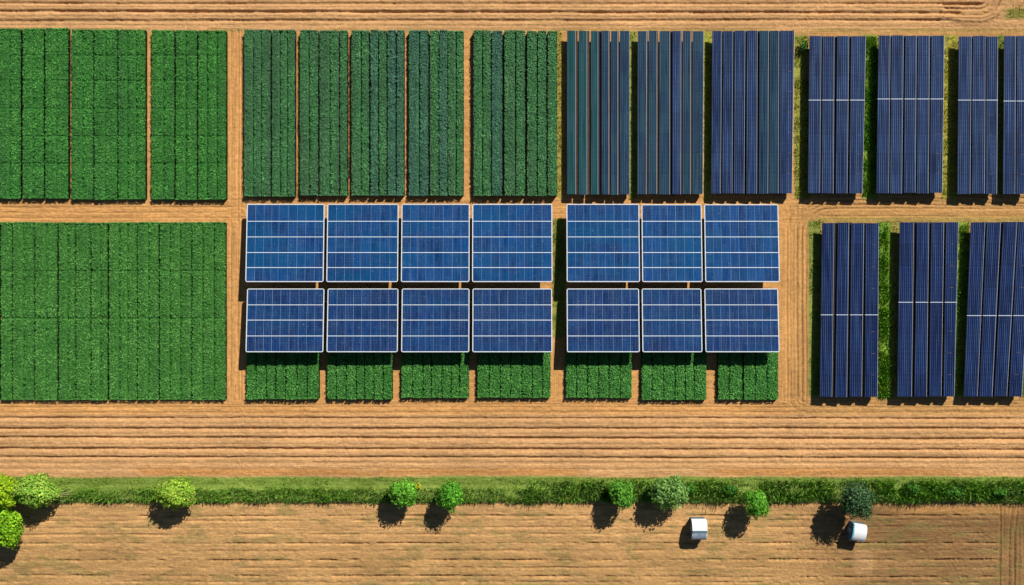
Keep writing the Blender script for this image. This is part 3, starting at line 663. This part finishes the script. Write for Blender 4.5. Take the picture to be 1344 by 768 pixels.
tree('tree', 'small bright green tree right of the grey white hut', 'tree', 992.5, 662, 16, 18, 4.7, (.06, .24, .015), (.25, .56, .06), .21, 4600, 15, seed=11)
tree('tree', 'dense blue green round tree beside the white canopy hut', 'tree', 1125, 657, 22.5, 24.5, 5.6, (.030, .085, .030), (.12, .21, .085), .2, 8200, 20, seed=12, transl=.05, gap=.4)
tree('shrub', 'tiny yellow shrub beside the round bright green tree', 'shrub', 549.5, 638, 4, 4, .8, (.35, .36, .02), (.60, .58, .05), .14, 260, 6, group=None, seed=13)
tree('shrub', 'dark green shrub at the upper left corner of the four row array', 'shrub', 1055, 60, 5.5, 7, .9, (.03, .12, .015), (.10, .25, .03), .16, 800, 8, group=None, seed=14)
for i, (x, y, rx, ry, lb) in enumerate(((958, 643, 12, 7, 'low bush in the reeds left of the small bright green tree'), (905, 641, 9, 8, 'low leafy bush touching the grey green tree'),
        (1196, 642, 12, 8, 'first low bush right of the dense blue green tree'), (1252, 646, 15, 8, 'broad low bush in the belt under the lower right array'),
        (1312, 646, 13, 7, 'low bush in the belt close to the right edge'))):
    tree('bush', lb, 'bush', x, y, rx, ry, .9, (.035, .13, .015), (.12, .30, .03), .2, 1300, 9, group='low bushes in the reed belt', seed=20+i)
# dry fallen branches beside the left trees
t = thing('fallen_branch', 'pale dry branches sticking out right of the left corner trees', 'branch', (*W(72, 651)[:2], 0))
M['dry'] = mat_plain('dry_wood', (.50, .46, .20), .9, .1, 0, .3, 3)
for dx_, dy_ in ((26, 8), (24, 4), (18, 10), (20, 1), (-2, -14), (14, -6)):
    m = MB(); e = (dx_*S, dy_*S, .9); m.tube([(-1.2, -.5, .5), (e[0]*.5, e[1]*.6, 1.15), e], [.10, .07, .02], 6); m.build('twig', M['dry'], t)

# ------------------------------------------------------------------ huts
def arch_hut(label, px_, py_, rot, length, span, eave, rise, group=None, kind=0):
    X, Y, _ = W(px_, py_, 0); t = thing('barrel_hut' if kind == 0 else 'canopy_hut', label, 'hut', (X, Y, 0)); t.rotation_euler = (0, 0, rot)
    n = 14; prof = []
    for i in range(n+1):
        a = math.pi*i/n; y = -math.cos(a)*span/2
        if kind == 0: z = eave+rise*math.sin(a)**.85
        else: z = eave+rise*math.sin(a)**.8+.25*(y/span)
        prof.append((y, z))
    def shell(x0, x1, i0, i1, t_, lift=0):
        m = MB(); P = prof[i0:i1+1]
        for x in (x0, x1):
            m.v += [(x, y*(1+lift*.02), z+lift*.03) for y, z in P]+[(x, y, z-t_) for y, z in P]
        k = len(P)
        for i in range(k-1):
            m.f += [(i, i+1, 2*k+i+1, 2*k+i), (k+i+1, k+i, 3*k+i, 3*k+i+1), (i+1, i, k+i, k+i+1), (2*k+i, 2*k+i+1, 3*k+i+1, 3*k+i)]
        m.f += [(0, 2*k, 3*k, k), (k-1, 2*k-1, 4*k-1, 3*k-1)]
        return m
    L2 = length/2
    rf = shell(-L2, L2, 0, n, .08).build('roof', M['roofwhite'], t)
    if kind == 0:
        # rooflight on the lower (south) slope, ribs
        shell(-L2+.18, L2-.18, 2, 6, .05, 2.2).build('rooflight', M['roofgrey'], rf)
        shell(-L2+.05, L2-.05, 6, 7, .05, 3.0).build('ridge_band', M['wallblue'], rf)
    else:
        shell(-L2-.02, -L2+.26, 0, n, .05, 2.0).build('edge_trim', M['teal'], rf)
    for sx in (-1, 1):
        m = MB(); x = sx*(L2-.14)
        P = prof; k = len(P)
        m.v += [(x, P[0][0]*.96, -.1)]+[(x, y*.96, z-.09) for y, z in P]+[(x, P[-1][0]*.96, -.1)]
        m.v += [(x-sx*.08, b, c) for a, b, c in m.v[:]]
        q = k+2; m.f += [tuple(range(q)), tuple(reversed(range(q, 2*q)))]+[(i, i+q, (i+1) % q+q, (i+1) % q) for i in range(q)]
        w_ = m.build('gable_wall', M['wallblue'], t)
        if sx == -1:
            m = MB(); m.box(x-.05, x-.003, -.45, .45, 0.02, 1.9); m.build('door', M['roofgrey'], w_)
    for yy in (prof[0], prof[-1]):
        m = MB(); y = yy[0]*.95; m.box(-L2+.24, L2-.24, y-.04, y+.04, -.1, yy[1]-.1); m.build('side_wall', M['wallblue'], t)
    return t
arch_hut('small white hut with a grey rooflight on its curved roof', 914.5, 691.5, 0, 2.9, 4.0, 1.9, 1.5)
arch_hut('white canopy hut with turquoise edges below the blue green tree', 1121, 695.5, -.16, 2.7, 3.4, 1.9, 1.4, kind=1)

# ------------------------------------------------------------------ light, sky, camera
EL = math.radians(42); dxr, dyr = .545, .838       # shadow direction (-x, -y)
AZ = math.atan2(dxr, dyr)                           # sun azimuth from +Y towards +X
w = bpy.data.worlds.new('World'); scene.world = w; w.use_nodes = True
nt = w.node_tree; sky = nt.nodes.new('ShaderNodeTexSky'); sky.sky_type = 'NISHITA'; sky.sun_disc = False
sky.altitude = 900; sky.air_density = .8; sky.dust_density = .2; sky.ozone_density = 1.5; sky.sun_elevation = EL; sky.sun_rotation = AZ
nt.links.new(sky.outputs[0], nt.nodes['Background'].inputs[0]); nt.nodes['Background'].inputs[1].default_value = .05
sd = bpy.data.lights.new('sun', 'SUN'); sd.energy = 5.0; sd.angle = math.radians(.5); sd.color = (1.0, .95, .86)
so = link(bpy.data.objects.new('sun', sd))
from mathutils import Vector
dirv = Vector((-dxr*math.cos(EL), -dyr*math.cos(EL), -math.sin(EL)))
so.rotation_euler = dirv.to_track_quat('-Z', 'Y').to_euler(); so.location = (60, 90, 120)
cd = bpy.data.cameras.new('camera'); cam = link(bpy.data.objects.new('camera', cd))
cam.location = (0, 0, H); cam.rotation_euler = (0, 0, 0)
cd.sensor_width = 36; cd.lens = 36*H/(1344*S); cd.clip_end = 20000; cd.clip_start = 1
scene.camera = cam
scene.render.engine = 'CYCLES'
scene.view_settings.view_transform = 'Standard'; scene.view_settings.look = 'None'; scene.view_settings.gamma = 1
scene.view_settings.exposure = 0.15
